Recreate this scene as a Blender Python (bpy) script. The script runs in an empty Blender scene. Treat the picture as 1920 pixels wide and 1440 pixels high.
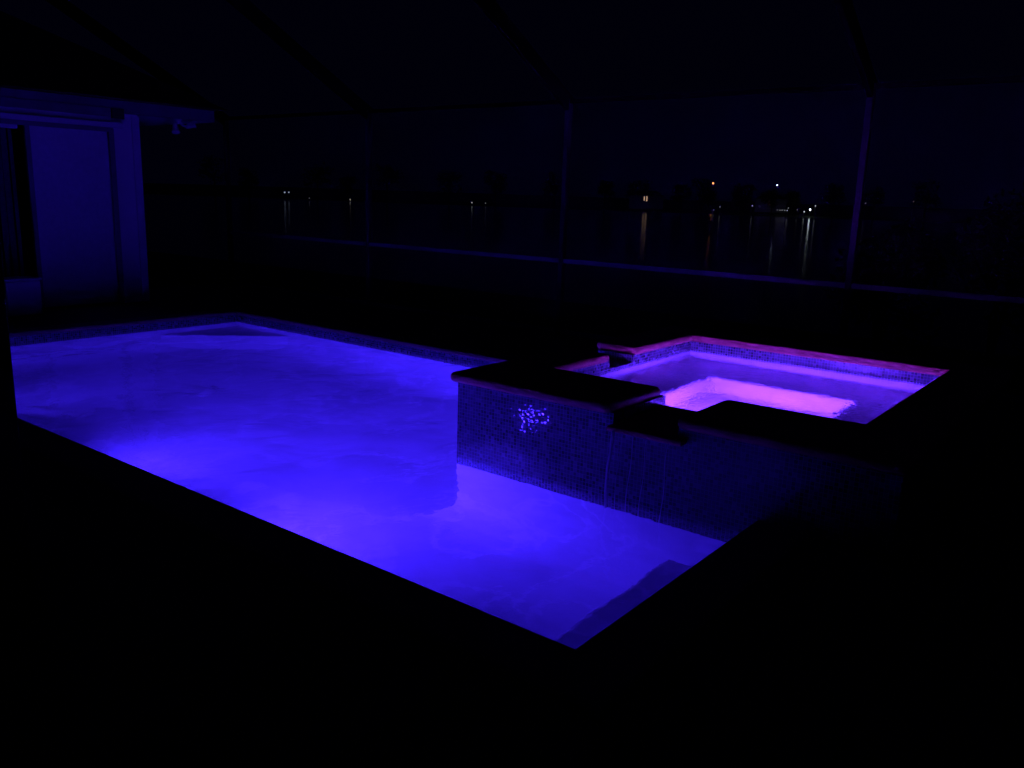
import bpy, bmesh, math, random
from mathutils import Vector, Matrix
random.seed(7)
S = bpy.context.scene
C = bpy.context.collection
V = Vector

# ------------------------------------------------------------------ camera
cam_d = bpy.data.cameras.new('camera'); cam = bpy.data.objects.new('camera', cam_d); C.objects.link(cam)
F = 1582.15
cy = V((-1130 - 960, -(300 - 720), -F)).normalized()
cx = V((2220 - 960, -(410 - 720), -F)).normalized()
cx = (cx - cy * cx.dot(cy)).normalized()
cz = cx.cross(cy)
cam.matrix_world = Matrix(((cx[0], cx[1], cx[2], 0), (cy[0], cy[1], cy[2], 0), (cz[0], cz[1], cz[2], 1.7), (0, 0, 0, 1)))
cam_d.sensor_width = 36; cam_d.lens = F / 1920 * 36; cam_d.clip_start = .05; cam_d.clip_end = 3000
S.camera = cam

# ------------------------------------------------------------------ night sky
w = bpy.data.worlds.new('World'); S.world = w; w.use_nodes = True
nt = w.node_tree; bg = nt.nodes['Background']
sky = nt.nodes.new('ShaderNodeTexSky'); sky.sky_type = 'NISHITA'; sky.sun_disc = False
sky.sun_elevation = math.radians(-4); sky.sun_rotation = math.radians(200)
mixs = nt.nodes.new('ShaderNodeMixRGB'); mixs.blend_type = 'MIX'; mixs.inputs[0].default_value = .995
mixs.inputs[2].default_value = (.08, .07, 1.0, 1)
nt.links.new(sky.outputs[0], mixs.inputs[1]); nt.links.new(mixs.outputs[0], bg.inputs['Color'])
bg.inputs['Strength'].default_value = .0024
S.view_settings.view_transform = 'Standard'; S.view_settings.look = 'None'
S.view_settings.exposure = 0; S.view_settings.gamma = 1
cy_ = S.cycles
cy_.use_denoising = True
cy_.max_bounces = 12; cy_.diffuse_bounces = 5; cy_.glossy_bounces = 6; cy_.transmission_bounces = 8
cy_.transparent_max_bounces = 16; cy_.sample_clamp_indirect = 20; cy_.sample_clamp_direct = 0
cy_.caustics_reflective = True; cy_.caustics_refractive = True; cy_.blur_glossy = .3

POOL_LAMP = (.040, .013, 1.0); SPA_LAMP = (.105, .021, 1.0)
POOL_POWER = 1450; SPA_POWER = 6200

# ------------------------------------------------------------------ helpers
def tag(o, label=None, cat=None, group=None, kind=None):
    if label: o['label'] = label
    if cat: o['category'] = cat
    if group: o['group'] = group
    if kind: o['kind'] = kind
    return o

def empty(name, loc=(0, 0, 0)):
    o = bpy.data.objects.new(name, None); C.objects.link(o); o.location = loc; o.empty_display_size = .1
    return o

def link(name, bm, m, parent=None, smooth=False, local=False, keep=False):
    """bm is in world coordinates; the object is parented without moving it."""
    me = bpy.data.meshes.new(name)
    if not keep: bmesh.ops.recalc_face_normals(bm, faces=bm.faces)
    bm.to_mesh(me); bm.free(); me.materials.append(m)
    if smooth:
        for p in me.polygons: p.use_smooth = True
    o = bpy.data.objects.new(name, me); C.objects.link(o)
    if parent:
        o.parent = parent
        if not local: o.location = [-c for c in parent_world(parent)]
    return o

def parent_world(p):
    l = V(p.location)
    while p.parent: p = p.parent; l += V(p.location)
    return l

def copy_tree(o, parent=None):
    c = o.copy(); C.objects.link(c); c.parent = parent
    for ch in [k for k in bpy.data.objects if k.parent == o]: copy_tree(ch, c)
    return c

def box(bm, x0, x1, y0, y1, z0, z1, bev=0):
    r = bmesh.ops.create_cube(bm, size=1)
    bmesh.ops.scale(bm, vec=(x1 - x0, y1 - y0, z1 - z0), verts=r['verts'])
    bmesh.ops.translate(bm, vec=((x0 + x1) / 2, (y0 + y1) / 2, (z0 + z1) / 2), verts=r['verts'])
    if bev:
        es = list({e for v in r['verts'] for e in v.link_edges})
        bmesh.ops.bevel(bm, geom=es, offset=bev, segments=2, affect='EDGES', profile=.5)
    return bm

def bx(*a, **k): return box(bmesh.new(), *a, **k)

def inset(pts, d):
    n = len(pts); r = []
    for i in range(n):
        p, q, s = V(pts[i - 1]), V(pts[i]), V(pts[(i + 1) % n])
        a = (q - p).normalized(); b = (s - q).normalized()
        na = V((-a.y, a.x)); nb = V((-b.y, b.x))
        r.append(tuple(q + (na + nb) * d / (1 + na.dot(nb))))
    return r

def prism(pts, z0, z1, bev=0, seg=5, corner=0):
    """a slab on the outline pts with rounded horizontal edges and rounded outer corners"""
    n = len(pts)
    if sum(pts[i - 1][0] * pts[i][1] - pts[i][0] * pts[i - 1][1] for i in range(n)) < 0: pts = pts[::-1]
    if corner:
        o = []
        for i in range(n):
            p, q, s = V(pts[i - 1]), V(pts[i]), V(pts[(i + 1) % n]); a = (p - q).normalized(); b = (s - q).normalized()
            if (q - p).cross(s - q) < 0: o.append(tuple(q)); continue
            for k in range(7):
                t = math.pi / 2 * k / 6; o.append(tuple(q + a * corner * (1 - math.sin(t)) + b * corner * (1 - math.cos(t))))
        pts = o
    prof = []
    if bev:
        for k in range(seg + 1):
            t = math.pi / 2 * k / seg; prof.append((bev * (1 - math.sin(t)), z0 + bev * (1 - math.cos(t))))
        for k in range(seg + 1):
            t = math.pi / 2 * k / seg; prof.append((bev * (1 - math.cos(t)), z1 - bev * (1 - math.sin(t))))
    else: prof = [(0, z0), (0, z1)]
    bm = bmesh.new(); rings = [[bm.verts.new((x, y, z)) for x, y in (inset(pts, d) if d > 1e-6 else pts)] for d, z in prof]
    for p, q in zip(rings, rings[1:]):
        for i in range(len(pts)): bm.faces.new((p[i], p[(i + 1) % len(pts)], q[(i + 1) % len(pts)], q[i]))
    caps = [bm.faces.new(rings[0][::-1]), bm.faces.new(rings[-1])]
    bm.normal_update()
    bmesh.ops.triangulate(bm, faces=caps)
    return bm

def tube(bm, pts, rad, n=10, cap=True):
    rings = []
    for i, p in enumerate(pts):
        p = V(p)
        d = (V(pts[min(i + 1, len(pts) - 1)]) - V(pts[max(i - 1, 0)])).normalized()
        a = d.cross(V((0, 0, 1)) if abs(d.z) < .9 else V((1, 0, 0))).normalized(); b = d.cross(a)
        r = rad[i] if isinstance(rad, (list, tuple)) else rad
        rings.append([bm.verts.new(p + (a * math.cos(t) + b * math.sin(t)) * r) for t in [2 * math.pi * k / n for k in range(n)]])
    for q, s in zip(rings, rings[1:]):
        for k in range(n): bm.faces.new((q[k], q[(k + 1) % n], s[(k + 1) % n], s[k]))
    if cap: bm.faces.new(rings[0]); bm.faces.new(rings[-1][::-1])
    return bm

def cells(xs, ys, z, holes):
    """one flat sheet cut into cells, with rectangular holes left open"""
    bm = bmesh.new(); vd = {}
    def v(x, y):
        if (x, y) not in vd: vd[(x, y)] = bm.verts.new((x, y, z(x, y) if callable(z) else z))
        return vd[(x, y)]
    for x0, x1 in zip(xs, xs[1:]):
        for y0, y1 in zip(ys, ys[1:]):
            mx, my = (x0 + x1) / 2, (y0 + y1) / 2
            if any(a < mx < b and c < my < d for a, b, c, d in holes): continue
            bm.faces.new((v(x0, y0), v(x1, y0), v(x1, y1), v(x0, y1)))
    return bm

# ------------------------------------------------------------------ materials
def mat(name, col=(.5, .5, .5), rough=.6, spec=.5, metal=0):
    m = bpy.data.materials.new(name); m.use_nodes = True
    b = m.node_tree.nodes['Principled BSDF']
    b.inputs['Base Color'].default_value = (*col, 1); b.inputs['Roughness'].default_value = rough
    b.inputs['Specular IOR Level'].default_value = spec; b.inputs['Metallic'].default_value = metal
    return m

def N(m, t, **k):
    n = m.node_tree.nodes.new(t)
    for a, v in k.items(): setattr(n, a, v)
    return n

def mottle(name, c1, c2, scale=8, rough=.7, bump=.2, bscale=60, detail=6, spec=.4):
    m = mat(name, c1, rough, spec); L = m.node_tree.links.new; b = m.node_tree.nodes['Principled BSDF']
    tc = N(m, 'ShaderNodeTexCoord'); n = N(m, 'ShaderNodeTexNoise'); n.inputs['Scale'].default_value = scale; n.inputs['Detail'].default_value = detail
    r = N(m, 'ShaderNodeValToRGB'); r.color_ramp.elements[0].color = (*c1, 1); r.color_ramp.elements[1].color = (*c2, 1)
    r.color_ramp.elements[0].position = .35; r.color_ramp.elements[1].position = .65
    n2 = N(m, 'ShaderNodeTexNoise'); n2.inputs['Scale'].default_value = bscale; n2.inputs['Detail'].default_value = 4
    bp = N(m, 'ShaderNodeBump'); bp.inputs['Strength'].default_value = bump; bp.inputs['Distance'].default_value = .01
    L(tc.outputs['Object'], n.inputs['Vector']); L(tc.outputs['Object'], n2.inputs['Vector'])
    L(n.outputs['Fac'], r.inputs['Fac']); L(r.outputs['Color'], b.inputs['Base Color'])
    L(n2.outputs['Fac'], bp.inputs['Height']); L(bp.outputs['Normal'], b.inputs['Normal'])
    return m

def mosaic(name, size=.0245, tilt=.052):
    """small glass tiles: each tile its own shade and its own slight tilt, pale grout between"""
    m = mat(name, (.2, .2, .3), .08, .8); L = m.node_tree.links.new; b = m.node_tree.nodes['Principled BSDF']
    tc = N(m, 'ShaderNodeTexCoord')
    sc = N(m, 'ShaderNodeVectorMath', operation='SCALE'); sc.inputs['Scale'].default_value = 1 / size
    off = N(m, 'ShaderNodeVectorMath', operation='ADD'); off.inputs[1].default_value = (.31, .37, .5)
    fl = N(m, 'ShaderNodeVectorMath', operation='FLOOR'); fr = N(m, 'ShaderNodeVectorMath', operation='FRACTION')
    L(tc.outputs['Object'], sc.inputs[0]); L(sc.outputs[0], off.inputs[0]); L(off.outputs[0], fl.inputs[0]); L(off.outputs[0], fr.inputs[0])
    wn = N(m, 'ShaderNodeTexWhiteNoise'); wn.noise_dimensions = '3D'; L(fl.outputs[0], wn.inputs['Vector'])
    r = N(m, 'ShaderNodeValToRGB'); cr = r.color_ramp; cr.interpolation = 'CONSTANT'
    cr.elements[0].position = 0; cr.elements[0].color = (.03, .033, .045, 1)
    cr.elements[1].position = .26; cr.elements[1].color = (.08, .085, .11, 1)
    for p, c in ((.5, (.12, .12, .15, 1)), (.75, (.08, .085, .11, 1)), (.9, (.20, .19, .23, 1))):
        e = cr.elements.new(p); e.color = c
    L(wn.outputs['Value'], r.inputs['Fac'])
    # grout mask: distance to tile edge in the face's own plane
    geo = N(m, 'ShaderNodeNewGeometry')
    ab = N(m, 'ShaderNodeVectorMath', operation='SUBTRACT'); ab.inputs[1].default_value = (.5, .5, .5); L(fr.outputs[0], ab.inputs[0])
    aa = N(m, 'ShaderNodeVectorMath', operation='ABSOLUTE'); L(ab.outputs[0], aa.inputs[0])
    na = N(m, 'ShaderNodeVectorMath', operation='ABSOLUTE'); L(geo.outputs['True Normal'], na.inputs[0])
    one = N(m, 'ShaderNodeVectorMath', operation='SUBTRACT'); one.inputs[0].default_value = (1, 1, 1); L(na.outputs[0], one.inputs[1])
    mu = N(m, 'ShaderNodeVectorMath', operation='MULTIPLY'); L(aa.outputs[0], mu.inputs[0]); L(one.outputs[0], mu.inputs[1])
    sp = N(m, 'ShaderNodeSeparateXYZ'); L(mu.outputs[0], sp.inputs[0])
    m1 = N(m, 'ShaderNodeMath', operation='MAXIMUM'); L(sp.outputs[0], m1.inputs[0]); L(sp.outputs[1], m1.inputs[1])
    m2 = N(m, 'ShaderNodeMath', operation='MAXIMUM'); L(m1.outputs[0], m2.inputs[0]); L(sp.outputs[2], m2.inputs[1])
    g = N(m, 'ShaderNodeMath', operation='GREATER_THAN'); g.inputs[1].default_value = .445; L(m2.outputs[0], g.inputs[0])
    mx = N(m, 'ShaderNodeMixRGB'); mx.inputs[2].default_value = (.26, .26, .30, 1)
    L(g.outputs[0], mx.inputs[0]); L(r.outputs[0], mx.inputs[1]); L(mx.outputs[0], b.inputs['Base Color'])
    mr = N(m, 'ShaderNodeMath', operation='MULTIPLY_ADD'); mr.inputs[1].default_value = .6; mr.inputs[2].default_value = .05
    L(g.outputs[0], mr.inputs[0]); L(mr.outputs[0], b.inputs['Roughness'])
    # tilt
    cs = N(m, 'ShaderNodeVectorMath', operation='SUBTRACT'); cs.inputs[1].default_value = (.5, .5, .5); L(wn.outputs['Color'], cs.inputs[0])
    ct = N(m, 'ShaderNodeVectorMath', operation='SCALE'); ct.inputs['Scale'].default_value = tilt; L(cs.outputs[0], ct.inputs[0])
    # slight doming of every tile
    dm = N(m, 'ShaderNodeVectorMath', operation='MULTIPLY'); L(ab.outputs[0], dm.inputs[0]); L(one.outputs[0], dm.inputs[1])
    ds = N(m, 'ShaderNodeVectorMath', operation='SCALE'); ds.inputs['Scale'].default_value = tilt * .7; L(dm.outputs[0], ds.inputs[0])
    a1 = N(m, 'ShaderNodeVectorMath', operation='ADD'); L(geo.outputs['Normal'], a1.inputs[0]); L(ct.outputs[0], a1.inputs[1])
    a2 = N(m, 'ShaderNodeVectorMath', operation='ADD'); L(a1.outputs[0], a2.inputs[0]); L(ds.outputs[0], a2.inputs[1])
    nn = N(m, 'ShaderNodeVectorMath', operation='NORMALIZE'); L(a2.outputs[0], nn.inputs[0]); L(nn.outputs[0], b.inputs['Normal'])
    return m

def paving(name, c1, c2, grout, bw=.4, bh=.2, rough=.6, mortar=.012, bump=.3):
    m = mat(name, c1, rough, .4); L = m.node_tree.links.new; b = m.node_tree.nodes['Principled BSDF']
    tc = N(m, 'ShaderNodeTexCoord'); br = N(m, 'ShaderNodeTexBrick')
    br.inputs['Scale'].default_value = 1; br.inputs['Brick Width'].default_value = bw; br.inputs['Row Height'].default_value = bh
    br.inputs['Mortar Size'].default_value = mortar; br.inputs['Color1'].default_value = (*c1, 1); br.inputs['Color2'].default_value = (*c2, 1)
    br.inputs['Mortar'].default_value = (*grout, 1)
    n = N(m, 'ShaderNodeTexNoise'); n.inputs['Scale'].default_value = 14; n.inputs['Detail'].default_value = 8
    mm = N(m, 'ShaderNodeMixRGB', blend_type='MULTIPLY'); mm.inputs[0].default_value = .7
    L(tc.outputs['Object'], br.inputs['Vector']); L(tc.outputs['Object'], n.inputs['Vector'])
    L(br.outputs['Color'], mm.inputs[1]); L(n.outputs['Fac'], mm.inputs[2]); L(mm.outputs[0], b.inputs['Base Color'])
    bp = N(m, 'ShaderNodeBump'); bp.inputs['Strength'].default_value = bump; bp.inputs['Distance'].default_value = .01
    L(n.outputs['Fac'], bp.inputs['Height']); L(bp.outputs['Normal'], b.inputs['Normal'])
    return m

def water_mat(name, s1, d1, s2, d2, col=(1, 1, 1), rough=0.0):
    m = bpy.data.materials.new(name); m.use_nodes = True; m.node_tree.nodes.clear(); L = m.node_tree.links.new
    out = N(m, 'ShaderNodeOutputMaterial'); gl = N(m, 'ShaderNodeBsdfGlass'); gl.inputs['IOR'].default_value = 1.333
    gl.inputs['Roughness'].default_value = rough; gl.inputs['Color'].default_value = (*col, 1)
    tc = N(m, 'ShaderNodeTexCoord'); b0 = None
    for s, d in ((s1, d1), (s2, d2)):
        n = N(m, 'ShaderNodeTexNoise'); n.inputs['Scale'].default_value = s; n.inputs['Detail'].default_value = 2
        n.inputs['Distortion'].default_value = .6
        bp = N(m, 'ShaderNodeBump'); bp.inputs['Strength'].default_value = 1; bp.inputs['Distance'].default_value = d
        L(tc.outputs['Object'], n.inputs['Vector']); L(n.outputs['Fac'], bp.inputs['Height'])
        if b0: L(b0.outputs['Normal'], bp.inputs['Normal'])
        b0 = bp
    L(b0.outputs['Normal'], gl.inputs['Normal']); L(gl.outputs[0], out.inputs[0])
    return m

def emit(name, col, s):
    m = bpy.data.materials.new(name); m.use_nodes = True; m.node_tree.nodes.clear()
    out = N(m, 'ShaderNodeOutputMaterial'); e = N(m, 'ShaderNodeEmission'); e.inputs[0].default_value = (*col, 1); e.inputs[1].default_value = s
    m.node_tree.links.new(e.outputs[0], out.inputs[0]); return m

def caustic_plaster(name, c1, c2):
    """hand-trowelled pool plaster: soft clouds, with pale wandering streaks painted in as caustic light"""
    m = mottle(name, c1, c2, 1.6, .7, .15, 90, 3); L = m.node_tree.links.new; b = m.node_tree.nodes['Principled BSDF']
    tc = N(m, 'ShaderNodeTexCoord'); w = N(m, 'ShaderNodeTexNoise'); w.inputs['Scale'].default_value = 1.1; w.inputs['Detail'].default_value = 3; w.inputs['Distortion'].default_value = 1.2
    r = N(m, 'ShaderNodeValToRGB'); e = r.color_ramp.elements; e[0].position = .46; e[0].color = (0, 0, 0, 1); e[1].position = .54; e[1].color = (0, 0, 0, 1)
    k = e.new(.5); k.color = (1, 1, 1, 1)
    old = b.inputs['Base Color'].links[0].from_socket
    mx = N(m, 'ShaderNodeMixRGB'); mx.inputs[2].default_value = (.92, .92, .93, 1)  # pale streak colour, painted in place of caustic light
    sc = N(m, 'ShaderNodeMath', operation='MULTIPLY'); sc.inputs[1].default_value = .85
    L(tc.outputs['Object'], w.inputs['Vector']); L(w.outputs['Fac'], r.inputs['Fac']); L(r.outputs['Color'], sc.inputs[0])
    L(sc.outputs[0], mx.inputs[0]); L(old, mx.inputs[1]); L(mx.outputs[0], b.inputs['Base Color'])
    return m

M = dict(
    plaster=caustic_plaster('pool_plaster', (.67, .67, .71), (.82, .82, .84)),
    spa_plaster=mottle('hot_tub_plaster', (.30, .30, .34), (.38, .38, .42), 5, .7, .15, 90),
    fascia=mottle('fascia_paint', (.24, .20, .23), (.29, .25, .28), 4, .5, .05, 30),
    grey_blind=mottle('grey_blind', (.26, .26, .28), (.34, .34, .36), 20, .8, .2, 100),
    post=mottle('bronze_shaded_post', (.055, .036, .044), (.075, .05, .06), 6, .6, .05, 30, 6, .2),  # cage bronze darkened so the weak light on the posts is in the colour
    rafter=mottle('bronze_shaded_beam', (.006, .005, .005), (.009, .008, .008), 6, .95, .05, 30, 6, 0),  # same bronze painted near black, so the rafters read as unlit silhouettes
    tile=mosaic('glass_mosaic'),
    coping=mottle('red_travertine', (.42, .10, .07), (.56, .17, .12), 9, .55, .5, 45),
    pool_coping=mottle('brown_travertine', (.22, .10, .09), (.30, .15, .13), 9, .6, .5, 45),
    leaf_pale=mottle('pale_leaf', (.08, .11, .07), (.16, .19, .15), 4, .5, .1, 30),
    deck=paving('deck_pavers', (.10, .07, .055), (.15, .11, .09), (.05, .045, .04), .4, .2, .7),
    stucco=mottle('painted_stucco', (.80, .77, .77), (.86, .84, .83), 3, .85, .6, 140),
    trim=mottle('white_trim', (.74, .72, .72), (.80, .78, .78), 4, .45, .05, 30),
    bronze=mottle('bronze_aluminium', (.27, .19, .24), (.34, .25, .30), 6, .45, .05, 30),
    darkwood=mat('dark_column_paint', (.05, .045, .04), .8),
    blind=mottle('blind_fabric', (.72, .72, .74), (.80, .80, .82), 20, .8, .2, 100),
    grass=mottle('lawn', (.02, .035, .012), (.04, .06, .02), 3, .95, .6, 60),
    leaf=mottle('leaf', (.035, .06, .02), (.07, .10, .035), 2, .6, .1, 30),
    bark=mottle('bark', (.06, .045, .03), (.10, .08, .06), 12, .9, .5, 40),
    roof=mottle('roof_tile', (.10, .06, .05), (.14, .09, .07), 8, .8, .5, 20),
    lens_ring=mat('grey_light_ring', (.12, .12, .13), .5),
    drain=mat('white_drain_plastic', (.72, .72, .72), .5),
    dark=mat('dark_interior', (.03, .03, .035), .9),
    pole=mat('grey_pole', (.2, .2, .2), .6, .4, .5),
)
M['water'] = water_mat('pool_water', 1.9, .026, 12, .0026)
M['spa_water'] = water_mat('spa_water', 3.5, .010, 26, .005)
M['fall'] = mat('aerated_water', (.8, .82, .85), .3, .5); M['fall'].node_tree.nodes['Principled BSDF'].inputs['Transmission Weight'].default_value = .35
M['lens'] = emit('blue_pool_lamp', POOL_LAMP, POOL_POWER)
M['spa_lens'] = emit('violet_spa_lamp', SPA_LAMP, SPA_POWER)
# lake: dark water
M['lake'] = mat('lake_water', (.001, .001, .002), .10, .07)
_b = M['lake'].node_tree.nodes['Principled BSDF']; _b.inputs['IOR'].default_value = 1.333
_tc = N(M['lake'], 'ShaderNodeTexCoord'); _n = N(M['lake'], 'ShaderNodeTexNoise'); _n.inputs['Scale'].default_value = 1.3; _n.inputs['Detail'].default_value = 3
_bp = N(M['lake'], 'ShaderNodeBump'); _bp.inputs['Strength'].default_value = .5; _bp.inputs['Distance'].default_value = .035
M['lake'].node_tree.links.new(_tc.outputs['Object'], _n.inputs['Vector']); M['lake'].node_tree.links.new(_n.outputs['Fac'], _bp.inputs['Height'])
M['lake'].node_tree.links.new(_bp.outputs['Normal'], _b.inputs['Normal'])
# insect screen: an open mesh of thin dark threads
_m = bpy.data.materials.new('insect_screen'); _m.use_nodes = True; _m.node_tree.nodes.clear()
_o = N(_m, 'ShaderNodeOutputMaterial'); _mx = N(_m, 'ShaderNodeMixShader'); _t = N(_m, 'ShaderNodeBsdfTransparent'); _d = N(_m, 'ShaderNodeBsdfDiffuse')
_d.inputs[0].default_value = (.06, .06, .06, 1); _mx.inputs[0].default_value = .22
_m.node_tree.links.new(_t.outputs[0], _mx.inputs[1]); _m.node_tree.links.new(_d.outputs[0], _mx.inputs[2]); _m.node_tree.links.new(_mx.outputs[0], _o.inputs[0])
M['screen'] = _m

# ------------------------------------------------------------------ the ground, the deck, the lake
HOLES = [(2.23, 7.24, 1.30, 10.59), (4.35, 7.60, .89, 3.83)]
XS = [-7, 0, 2.23, 4.35, 7.24, 7.60, 9.05]; YS = [-8, 0, .89, 1.30, 3.83, 10.59, 12.0, 13.6]
tag(link('deck', cells(XS, YS, -.012, HOLES), M['deck'], keep=True), kind='structure')
def gz(x, y):
    if x < 11: return -.06
    t = min(1, (x - 11) / 18); t = t * t * (3 - 2 * t)
    return -.06 - 3.5 * t
GX = [-80, -20] + XS[1:] + [11, 14, 17, 20, 23, 26, 29, 34]; GY = [-160, -60, -20] + YS[1:] + [18, 30, 60, 120, 330]
tag(link('lawn', cells(GX, GY, gz, HOLES), M['grass'], smooth=True, keep=True), kind='structure')
tag(link('lake', cells([25, 60, 150, 700], [-500, -60, 60, 200, 500], -3.0, []), M['lake'], keep=True), kind='structure')
# far bank: a low rising strip along a line square to the view
def far(x, y, z, R=None): return V((x, y, z))
bm = bmesh.new(); u = V((.91, .41, 0)); t_ = V((-.41, .91, 0)); prev = None
for i in range(-14, 18):
    base = V((0, 0, 0)) + t_ * (i * 34)
    prof = [(396 + 4 * math.sin(i * 1.7), -3.3), (404 + 3 * math.sin(i * 1.1), -2.4), (440, -1.2), (600, 2.0), (900, 4)]
    row = [bm.verts.new(base + u * d + V((0, 0, z))) for d, z in prof]
    if prev:
        for a in range(4): bm.faces.new((prev[a], prev[a + 1], row[a + 1], row[a]))
    prev = row
tag(link('far_bank', bm, M['grass'], smooth=True), kind='structure')

# ------------------------------------------------------------------ swimming pool
ZW = -.13
pool = tag(empty('swimming_pool', (2.55, 1.62, -1.3)),
           'large rectangular in-ground pool full of glowing blue water, lit from inside', 'swimming pool')
def fz(y): return -1.26 - .035 * max(0, y - 3)
OUT = [(2.55, 1.62), (4.35, 1.62), (4.35, 3.83), (6.97, 3.83), (6.97, 10.33), (2.55, 10.33)]
def basin(outline, ztop, zf, cove, steps=5):
    bm = bmesh.new(); rings = [[bm.verts.new((x, y, ztop)) for x, y in outline]]
    for k in range(steps + 1):
        a = math.pi / 2 * k / steps
        pts = inset(outline, cove * (1 - math.cos(a)) + 1e-5)
        rings.append([bm.verts.new((x, y, (zf(y) if callable(zf) else zf) + cove * (1 - math.sin(a)))) for x, y in pts])
    n = len(outline)
    for p, q in zip(rings, rings[1:]):
        for i in range(n): bm.faces.new((p[i], p[(i + 1) % n], q[(i + 1) % n], q[i]))
    bm.faces.new(rings[-1])
    bm.normal_update()
    return bm
bm = basin(OUT, -.28, fz, .34)
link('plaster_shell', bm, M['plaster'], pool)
# band of mosaic at the waterline (not where the hot tub stands)
bm = bmesh.new()
def wallq(bm, p, q, z0, z1):
    bm.faces.new([bm.verts.new(c) for c in ((*p, z0), (*q, z0), (*q, z1), (*p, z1))])
for p, q in (((6.97, 3.83), (6.97, 10.33)), ((6.97, 10.33), (2.55, 10.33)), ((2.55, 10.33), (2.55, 1.62)), ((2.55, 1.62), (4.35, 1.62))):
    wallq(bm, p, q, -.28, -.048)
link('tile_band', bm, M['tile'], pool)
cop = prism([(4.345, 1.30), (2.23, 1.30), (2.23, 10.59), (7.24, 10.59), (7.24, 3.835), (6.94, 3.835), (6.94, 10.29), (2.53, 10.29), (2.53, 1.60), (4.345, 1.60)], -.048, .002, .022)
link('coping', cop, M['pool_coping'], pool)
# long bench under the near short side, three-cornered shelf in the far corner
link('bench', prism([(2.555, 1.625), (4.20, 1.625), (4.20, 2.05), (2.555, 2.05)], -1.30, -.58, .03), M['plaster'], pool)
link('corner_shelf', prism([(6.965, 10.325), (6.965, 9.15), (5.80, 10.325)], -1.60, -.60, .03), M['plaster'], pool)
def drain(x, y):
    z = fz(y); bm = bmesh.new()
    tube(bm, [(x, y, z - .02), (x, y, z + .02), (x, y, z + .045)], [.16, .16, .12], 28)
    return link('drain_cover', bm, M['drain'], pool)
drain(4.98, 8.05); drain(3.72, 8.1)
def wall_lamp(parent, x, y, z, r, lens_m, deep):
    """round light with a hollow shroud added round its lens to narrow the beam"""
    bm = bmesh.new(); n = 32
    prof = [(x, r + .04), (x + deep - .01, r + .03), (x + deep, r + .02), (x + deep, r + .008), (x + .012, r + .004), (x + .012, .001)]
    rings = [[bm.verts.new((px, y + pr * math.cos(2 * math.pi * k / n), z + pr * math.sin(2 * math.pi * k / n))) for k in range(n)] for px, pr in prof]
    for p, q in zip(rings, rings[1:]):
        for k in range(n): bm.faces.new((p[k], p[(k + 1) % n], q[(k + 1) % n], q[k]))
    root = link('pool_light', bm, M['lens_ring'], parent)
    bm = bmesh.new()
    tube(bm, [(x + .014, y, z), (x + .018, y, z), (x + .026, y, z)], [r, r * .97, r * .6], n)
    link('lens', bm, lens_m, root, local=True)
    return root
wall_lamp(pool, 2.553, 6.35, -.72, .085, M['lens'], .105)
wall_lamp(pool, 2.553, 8.80, -.72, .055, M['lens'], .105)  # unseen extra lamp, added to brighten the house and the pool's left end
wall_lamp(pool, 2.553, 4.45, -.72, .10, M['lens'], .105)

bm = cells([2.55, 4.35, 6.97], [1.62, 3.83, 10.33], ZW, [(4.35, 6.97, 1.62, 3.83)])
tag(link('pool_water', bm, M['water'], keep=True), kind='structure')

# ------------------------------------------------------------------ raised hot tub
spa = tag(empty('hot_tub', (4.35, .89, 0)),
          'raised square hot tub of mosaic tile with thick reddish rim, glowing pink and violet', 'hot tub')
ZS = .345
bm = bmesh.new()
zt, zb = .425, -.28
for x0, x1, y0, y1, z1 in ((4.35, 5.02, 2.56, 3.83, zt), (4.35, 5.02, 2.12, 2.56, .33), (4.35, 5.02, .89, 2.12, zt),
                           (5.02, 5.80, 3.48, 3.83, zt), (5.80, 6.18, 3.48, 3.83, .362), (6.18, 7.25, 3.48, 3.83, zt),
                           (7.25, 7.60, .89, 3.83, zt), (5.02, 7.25, .89, 1.24, zt)):
    box(bm, x0, x1, y0, y1, zb, z1)
link('tiled_wall', bm, M['tile'], spa)
zc0, zc1 = .425, .49
link('rim', prism([(4.29, 2.565), (4.99, 2.565), (4.99, 3.45), (5.78, 3.45), (5.78, 3.88), (4.29, 3.88)], zc0, zc1, .030, 6, .055), M['coping'], spa)
link('rim', prism([(6.20, 3.45), (6.20, 3.88), (7.64, 3.88), (7.64, .85), (4.29, .85), (4.29, 2.12), (4.99, 2.12), (4.99, 1.27), (7.22, 1.27), (7.22, 3.45)], zc0, zc1, .030, 6, .055), M['coping'], spa)
link('spillway_lip', prism([(4.27, 2.06), (4.346, 2.06), (4.346, 2.122), (5.0, 2.122), (5.0, 2.558), (4.27, 2.558)], .330, .368, .015, 4), M['coping'], spa)
# inner shell: plaster walls, bench all round, deep footwell
bm = bmesh.new()
I = .006
out = [(5.02 + I, 1.24 + I), (7.25 - I, 1.24 + I), (7.25 - I, 3.48 - I), (5.02 + I, 3.48 - I)]
foot = [(5.47, 1.78), (6.64, 1.78), (6.64, 2.97), (5.47, 2.97)]
ring = lambda pts, z: [bm.verts.new((x, y, z)) for x, y in pts]
rs = [ring(out, .27), ring(out, -.10), ring(foot, -.10), ring(foot, -.62)]
for p, q in zip(rs, rs[1:]):
    for i in range(4): bm.faces.new((p[i], p[(i + 1) % 4], q[(i + 1) % 4], q[i]))
bm.faces.new(rs[-1])
es = [e for e in bm.edges if abs(e.verts[0].co.z + .10) < .001 and abs(e.verts[1].co.z + .10) < .001 and e.verts[0] in rs[2] and e.verts[1] in rs[2]]
bmesh.ops.bevel(bm, geom=es, offset=.03, segments=3, affect='EDGES', profile=.5)
link('inner_shell', bm, M['spa_plaster'], spa)
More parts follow.
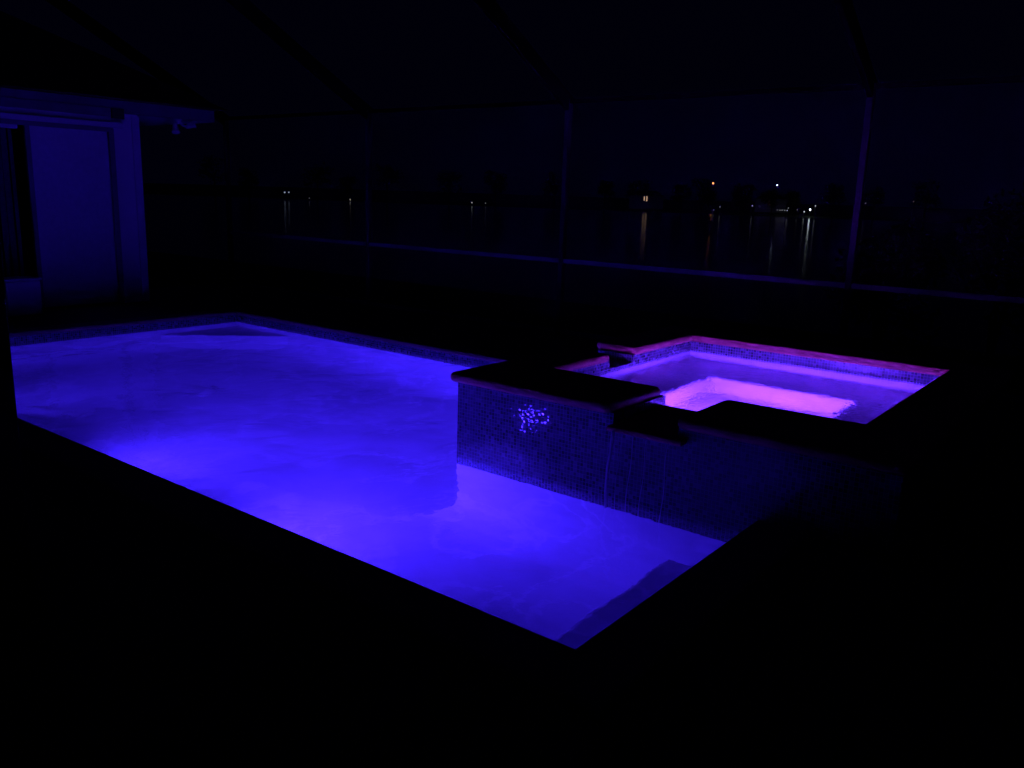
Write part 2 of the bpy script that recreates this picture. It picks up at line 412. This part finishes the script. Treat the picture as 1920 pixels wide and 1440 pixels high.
bm = bmesh.new(); tube(bm, [(6.1, 2.2, -.62), (6.1, 2.2, -.59)], [.11, .10], 24); link('drain_cover', bm, M['drain'], spa)
wall_lamp(spa, 5.472, 2.36, -.36, .07, M['spa_lens'], .03)
tag(link('spa_water', cells([5.0, 5.8, 6.18, 7.26], [1.23, 3.49], ZS, []), M['spa_water'], keep=True), kind='structure')
# thin sheet of water falling from the lip into the pool
bm = bmesh.new()
for y, r in ((2.505, .0075), (2.44, .001), (2.36, .0016), (2.27, .001), (2.13, .0014)):
    tube(bm, [(4.262 - .045 * (j / 14) ** .5, y + .006 * math.sin(j * .5 + y * 9), .344 - (j / 14) * .476) for j in range(15)],
         [r * (1.15 + .25 * math.sin(j * 1.3 + y * 40)) for j in range(15)], 8)
tag(link('falling_water', bm, M['fall'], smooth=True), 'thin clear streaks of water trickling from the hot tub spillway into the pool', 'trickle')

# ------------------------------------------------------------------ house wing beyond the far left end of the pool
house = tag(empty('house', (5, 12, 0)), 'pale stucco house wing with a sliding door, beyond the far left end of the pool', 'house')
bm = bmesh.new()
box(bm, 6.20, 6.60, 12.0, 12.16, 0, 2.66)          # wall right of the door
box(bm, 1.0, 6.20, 12.0, 12.16, 2.54, 2.66)        # wall above the door
box(bm, -3, 1.0, 12.0, 12.16, 0, 2.66)
box(bm, 6.44, 6.60, 12.16, 18, 0, 2.66)
link('wall', bm, M['stucco'], house)
link('corner_trim', bx(6.50, 6.612, 11.975, 12.0, 0, 2.64, bev=.004), M['trim'], house)
link('door_header', bx(1.0, 6.36, 11.93, 12.0, 2.46, 2.53, bev=.006), M['trim'], house)
link('door_track', bx(1.0, 6.22, 11.97, 12.0, 2.40, 2.458), M['bronze'], house)
d = link('sliding_door', bx(5.13, 6.16, 12.03, 12.07, .02, 2.44, bev=.004), M['blind'], house)
link('door_frame', bx(6.16, 6.235, 11.985, 12.0, 0, 2.44), M['bronze'], house)
link('door_frame', bx(5.07, 5.13, 12.02, 12.075, .02, 2.44), M['bronze'], house)
bm = bmesh.new()
box(bm, -3, 7.80, 11.93, 11.97, 2.66, 2.83, bev=.004)
box(bm, -3, 6.17, 11.90, 11.93, 2.60, 2.72, bev=.008)
link('fascia', bm, M['fascia'], house)
link('soffit', bx(-3, 7.80, 11.97, 18, 2.662, 2.70), M['trim'], house)
link('conduit_box', bx(6.18, 6.36, 11.90, 11.93, 2.58, 2.72, bev=.006), M['dark'], house)
bm = bmesh.new()
vs = [bm.verts.new(c) for c in ((-3, 11.7, 2.84), (7.9, 11.7, 2.84), (6.0, 15, 4.3), (-3, 15, 4.3), (7.9, 18.2, 2.84), (-3, 18.2, 2.84))]
bm.faces.new((vs[0], vs[1], vs[2], vs[3])); bm.faces.new((vs[1], vs[4], vs[2])); bm.faces.new((vs[3], vs[2], vs[4], vs[5])); bm.faces.new((vs[0], vs[5], vs[4], vs[1])); bm.faces.new((vs[0], vs[3], vs[5]))
link('roof', bm, M['roof'], house)
bm = bmesh.new(); box(bm, -3, 6.44, 13.6, 13.7, 0, 2.66); box(bm, -3, 6.44, 12.16, 13.6, -.01, .012)
link('room_interior', bm, M['dark'], house)
# vertical blinds in the open door
bl = tag(empty('vertical_blinds', (4.6, 12.12, 2.40)), 'bunched pale vertical blinds hanging in the open doorway', 'blinds')
link('head_rail', bx(3.6, 5.05, 12.18, 12.26, 2.36, 2.41), M['trim'], bl)
for i in range(13):
    x = 3.98 + i * .082; a = random.uniform(.2, 1.35); dx, dy = .045 * math.cos(a), .045 * math.sin(a)
    bm = bmesh.new(); n = 5; top = []; bot = []
    for k in range(n):
        s = k / (n - 1) * 2 - 1; b = .008 * (1 - s * s)
        px, py = x + dx * s - math.sin(a) * b, 12.22 + dy * s + math.cos(a) * b
        top.append(bm.verts.new((px, py, 2.36))); bot.append(bm.verts.new((px, py, .10)))
    for k in range(n - 1): bm.faces.new((top[k], top[k + 1], bot[k + 1], bot[k]))
    bmesh.ops.solidify(bm, geom=bm.faces[:], thickness=.002)
    link('slat', bm, M['grey_blind'], bl, smooth=True)
# low pale box on the sill of the doorway
pb = tag(empty('storage_box', (4.85, 11.7, 0)), 'low pale lidded box standing at the foot of the open sliding door', 'storage box')
link('box_body', bx(4.48, 4.90, 11.55, 11.85, 0, .44, bev=.015), M['trim'], pb)
link('lid', bx(4.465, 4.915, 11.535, 11.865, .445, .48, bev=.012), M['trim'], pb)
# twin-headed security light under the eave
sl = tag(empty('security_light', (7.20, 11.95, 2.66)), 'twin-headed security light hanging from the eave at the corner of the house', 'floodlight')
bm = bmesh.new(); tube(bm, [(7.20, 11.95, 2.66), (7.20, 11.95, 2.635), (7.20, 11.95, 2.625)], [.06, .06, .04], 18); link('mount', bm, M['trim'], sl, smooth=False)
def head(px, py, pz, dx, dy, dz):
    bm = bmesh.new(); d = V((dx, dy, dz)).normalized(); p = V((px, py, pz))
    tube(bm, [(7.20, 11.95, 2.63), tuple((V((7.20, 11.95, 2.60)) + p) / 2), tuple(p)], .015, 8)
    tube(bm, [tuple(p - d * .02), tuple(p + d * .02), tuple(p + d * .08), tuple(p + d * .12)], [.02, .036, .045, .06], 16)
    h = link('lamp_head', bm, M['trim'], sl)
head(7.14, 11.93, 2.575, -.15, -.35, -.9); head(7.33, 11.93, 2.56, .75, -.4, .35)

# dark column near the camera, at the left edge
col = tag(empty('porch_column', (1.2, 3.75, 0)), 'dark unlit porch column closest to the camera at the left edge', 'column')
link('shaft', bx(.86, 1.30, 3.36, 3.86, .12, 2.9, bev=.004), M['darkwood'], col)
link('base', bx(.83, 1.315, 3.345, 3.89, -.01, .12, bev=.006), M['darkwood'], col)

# ------------------------------------------------------------------ screened pool cage
cage = tag(empty('pool_cage', (8.9, 2.58, 0)), 'dark metal framed screen cage standing around the far side of the pool and hot tub', 'screen enclosure')
PY = [-.97, 2.58, 6.13, 9.70, 13.30]
ZR = 2.88
def beam(bm, a, b, wy, d):
    """rectangular bar from a to b in the xz plane"""
    a, b = V(a), V(b); t = (b - a).normalized(); n = t.cross(V((0, 1, 0))).normalized() * d / 2; s = V((0, wy / 2, 0))
    r = [[bm.verts.new(p + i * n + j * s) for i, j in ((1, 1), (1, -1), (-1, -1), (-1, 1))] for p in (a, b)]
    for k in range(4): bm.faces.new((r[0][k], r[0][(k + 1) % 4], r[1][(k + 1) % 4], r[1][k]))
    bm.faces.new(r[0]); bm.faces.new(r[1][::-1])
for y in PY:
    link('post', bx(8.87, 8.95, y - .03, y + .03, -.01, ZR, bev=.003), M['post'], cage)
    bm = bmesh.new(); beam(bm, (8.93, y, ZR - .06), (6.0, y, 4.36), .055, .18); beam(bm, (6.03, y, 4.35), (-1.5, y, 4.35), .05, .18)
    link('rafter', bm, M['rafter'], cage)
for y0, y1 in zip(PY, PY[1:]):
    link('chair_rail', bx(8.885, 8.935, y0 + .031, y1 - .031, .90, .95, bev=.003), M['bronze'], cage)
    link('eave_beam', bx(8.88, 8.94, y0 + .031, y1 - .031, ZR - .05, ZR, bev=.003), M['rafter'], cage)
    link('sill', bx(8.89, 8.93, y0 + .031, y1 - .031, -.008, .045), M['bronze'], cage)
    for z0, z1 in ((.046, .899), (.951, ZR - .051)):
        bm = bmesh.new(); wallq(bm, (8.91, y0 + .032), (8.91, y1 - .032), z0, z1); link('screen_panel', bm, M['screen'], cage)

# ------------------------------------------------------------------ shrubs outside the cage
def leaf_cloud(rx, ry, rz, n, size, seed, lumps=9):
    rnd = random.Random(seed); bm = bmesh.new()
    cs = [(V((rnd.uniform(-.6, .6) * rx, rnd.uniform(-.6, .6) * ry, rnd.uniform(-.6, .75) * rz)), rnd.uniform(.32, .6)) for _ in range(lumps)]
    for _ in range(n):
        c, s = rnd.choice(cs); d = V((rnd.gauss(0, 1), rnd.gauss(0, 1), rnd.gauss(0, 1))).normalized() * (rnd.random() ** .4)
        p = c + V((d.x * rx * s, d.y * ry * s, d.z * rz * s))
        a = V((rnd.gauss(0, 1), rnd.gauss(0, 1), rnd.gauss(0, .7))).normalized(); b = a.cross(V((rnd.gauss(0, 1), rnd.gauss(0, 1), rnd.gauss(0, 1)))).normalized()
        l = size * rnd.uniform(.6, 1.4)
        vs = [bm.verts.new(p + q) for q in (-a * l, b * l * .45, a * l, -b * l * .45)]
        bm.faces.new(vs)
    return bm
def shrub(x, y, h, r, seed, label):
    g = gz(x, y); o = tag(empty('shrub', (x, y, g)), label, 'shrub', 'shrubs beyond the screen')
    bm = leaf_cloud(r, r, h * .48, 2200, .05, seed); bmesh.ops.translate(bm, vec=(0, 0, h * .52), verts=bm.verts)
    link('foliage', bm, M['leaf_pale'], o, local=True)
    bm = bmesh.new(); rnd = random.Random(seed)
    for k in range(5):
        tube(bm, [(0, 0, -.05), (rnd.uniform(-.1, .1), rnd.uniform(-.1, .1), h * .3), (rnd.uniform(-.5, .5) * r, rnd.uniform(-.5, .5) * r, h * .7)], [.025, .018, .008], 6)
    link('stem', bm, M['bark'], o, local=True)
shrub(10.9, 2.75, 1.5, .65, 3, 'loose leafy shrub just beyond the screen, right of the thick cage post')
shrub(11.2, 1.55, 1.9, .75, 4, 'tallest leafy shrub beyond the screen at the right edge')

# ------------------------------------------------------------------ across the lake: trees, houses, lamps
def tree(x, y, h, r, seed, label, src=None):
    dist_ground = x * .91 + y * .41; g = -2.4 + max(0, dist_ground - 404) * .02
    o = tag(empty('tree', (x, y, g)), label, 'tree', 'trees across the lake')
    bm = leaf_cloud(r, r, h * .36, 700, .55, seed, 12); bmesh.ops.translate(bm, vec=(0, 0, h * .62), verts=bm.verts)
    link('crown', bm, M['leaf'], o, local=True)
    bm = bmesh.new(); tube(bm, [(0, 0, -1), (.2, .1, h * .3), (-.1, .3, h * .7)], [.35, .25, .08], 8)
    for k in range(4):
        a = k * 1.6; tube(bm, [(0, 0, h * (.3 + .07 * k)), (math.cos(a) * r * .5, math.sin(a) * r * .5, h * (.55 + .06 * k))], [.12, .05], 6)
    link('trunk', bm, M['bark'], o, local=True)
tl = ['left of the twin white lamps', 'right of the twin white lamps', 'between the far left lamps and the lit windows', 'left of the pair of lit windows',
      'right of the pair of lit windows', 'left of the amber street lamp', 'between the amber and the white street lamps', 'left of the string of dock lamps',
      'right of the brightest shore lamp', 'behind the thick cage post', 'far right of the shore lamps']
tpos = [(247, 352, 13), (277, 316, 11), (312, 283, 15), (350, 218, 14), (378, 192, 12), (384, 184, 16), (390, 166, 13), (402, 172, 12), (404, 128, 17), (411, 112, 14), (418, 92, 16)]
tpos += [(372, 175, 11), (377.5, 160, 10.5), (383, 149, 11), (387, 141, 10.5), (266, 325, 17), (238, 366, 18), (292, 305, 18), (322, 262, 17), (340, 240, 16), (366, 210, 14.5)]  # the low trees are added to block the street lamps' reflections in the lake
tl += ['low, just under the amber street lamp', 'low, midway between the tall street lamps', 'low, in front of the white street lamp', 'low and right of the white street lamp',
       'tallest right behind the twin bluish lamps', 'farthest left of all', 'right of the faint yellowish lamp', 'just left of the dim lamp pair', 'just right of the dim lamp pair', 'behind the house with two lit windows']
for i, ((x, y, h), l) in enumerate(zip(tpos, tl)): tree(x, y, h, h * .42, 20 + i, 'dark leafy tree on the far shore ' + l)

def flat(x, y): return -2.4 + max(0, x * .91 + y * .41 - 404) * .02
WARM = emit('warm_window_light', (1.0, .62, .42), .5); DIM = emit('dim_pink_window_light', (.7, .32, .5), .010)
def far_house(x, y, wd, h, label, wins, wm):
    g = flat(x, y); ang = math.atan2(y, x); o = tag(empty('lakeside_house', (x, y, g)), label, 'house', 'houses across the lake')
    o.rotation_euler.z = ang
    link('wall', bx(0, 8, -wd / 2, wd / 2, -1, h), M['stucco'], o, local=True)
    bm = bmesh.new(); e = wd / 2 + .6
    vs = [bm.verts.new(c) for c in ((-.6, -e, h), (8.6, -e, h), (8.6, e, h), (-.6, e, h), (4, -e + 4, h + 2.2), (4, e - 4, h + 2.2))]
    for f in ((0, 1, 4), (1, 2, 5, 4), (2, 3, 5), (3, 0, 4, 5), (0, 3, 2, 1)): bm.faces.new([vs[i] for i in f])
    link('roof', bm, M['roof'], o, local=True)
    for yy, zz, ww, hh in wins:
        f = link('window', bx(-.06, 0, yy - ww / 2 - .12, yy + ww / 2 + .12, zz - .12, zz + hh + .12), M['trim'], o, local=True)
        p = link('pane', bx(-.10, -.06, yy - ww / 2, yy + ww / 2, zz, zz + hh), wm, f, local=True)
far_house(366, 204.5, 16, 6.4, 'dark two storey house across the lake with two warm lit windows', [(.95, 4.0, .5, 1.9), (-.25, 3.7, .5, 2.4)], WARM)
far_house(395.5, 154.5, 14, 6.5, 'dark house across the lake with one dim pinkish lit window', [(0, 3.6, 2.9, 2.6)], DIM)

def lamp(x, y, z, r, col, s, label, name='shore_lamp', cat='lamp', group='small lamps on the far shore', ph=None):
    g = min(flat(x, y), z - .6) if x * .91 + y * .41 > 398 else -3.2
    o = tag(empty(name, (x, y, g)), label, cat, group)
    bm = bmesh.new(); hh = z - g
    tube(bm, [(.3, .14, -.5), (.3, .14, hh + r * .6), (0, 0, hh + r * 1.15)], [.08, .06, .05], 8); link('pole', bm, M['pole'], o, local=True)
    bm = bmesh.new(); bmesh.ops.create_uvsphere(bm, u_segments=12, v_segments=8, radius=r); bmesh.ops.translate(bm, vec=(0, 0, hh), verts=bm.verts)
    link('lamp_globe', bm, emit('lit_globe', col, s), o, local=True, smooth=True)
    return o
W_ = (.85, .92, 1.0)
lamp(725, 338.2, 19.1, .85, (1, .34, .07), 3.2, 'tall street lamp across the lake glowing amber orange', 'street_lamp', 'street lamp', 'tall street lamps across the lake')
lamp(746.6, 287.4, 19.1, .58, (.72, .95, 1), 6, 'tall street lamp across the lake glowing cool white', 'street_lamp', 'street lamp', 'tall street lamps across the lake')
lamp(242.2, 318.5, .3, .34, (.6, .7, 1), .5, 'left of the twin bluish white lamps far across the lake', group='twin bluish lamps')
lamp(243.6, 317.4, .4, .30, (.6, .7, 1), .4, 'right of the twin bluish white lamps far across the lake', group='twin bluish lamps')
lamp(264.4, 300.2, -2.0, .26, (1, .95, .75), .45, 'faint yellowish shore lamp right of the twin bluish lamps')
lamp(250.5, 311.8, -1.9, .2, W_, .12, 'faintest shore lamp just right of the twin bluish lamps')
lamp(303.4, 260.7, -1.6, .26, W_, .45, 'left lamp of a dim pair on the far shore left of the lit windows')
lamp(307.4, 255.9, -1.7, .2, W_, .25, 'right lamp of a dim pair on the far shore left of the lit windows')
nm = ['first', 'second', 'third', 'fourth', 'fifth']
for i in range(5):
    y = 142.6 - .95 * i; lamp(373.7 + .37 * i, y, -.35, .13, W_, 1.1, nm[i] + ' from the left of five dock lamps in a row on the far shore', 'dock_lamp', 'dock lamp', 'row of five dock lamps')
lamp(369.7, 152.7, 1.1, .24, W_, .45, 'dim shore lamp left of the pinkish window')
lamp(370.9, 149.9, 1.0, .2, (1, .8, .8), .12, 'very dim reddish shore lamp under the pinkish window')
lamp(375.3, 138.4, .7, .22, W_, .25, 'dim lamp just above the right end of the dock lamps')
lamp(376.6, 134.8, .1, .2, W_, .15, 'faint shore lamp between the dock lamps and the bright one')
lamp(377.6, 132.0, -.7, .27, (.85, 1, 1), .9, 'low white lamp left of the brightest shore lamp')
lamp(378.4, 129.8, .3, .38, (.8, .95, 1), 7, 'brightest shore lamp, with a long streak below it on the lake')
lamp(379.0, 127.8, 2.0, .27, W_, .6, 'white lamp above and right of the brightest shore lamp')
lamp(364.1, 165.6, .2, .22, W_, .28, 'faint shore lamp below right of the amber street lamp')
lamp(363.0, 168.0, -1.3, .2, W_, .15, 'faint low shore lamp straight below the amber street lamp')
lamp(385.0, 108.6, 3.8, .22, W_, .18, 'faint lamp on the far shore just right of the thick cage post')
lamp(389.6, 90.6, 5.1, .2, (1, .7, .8), .14, 'faint reddish lamp on the far shore, rightmost of all')
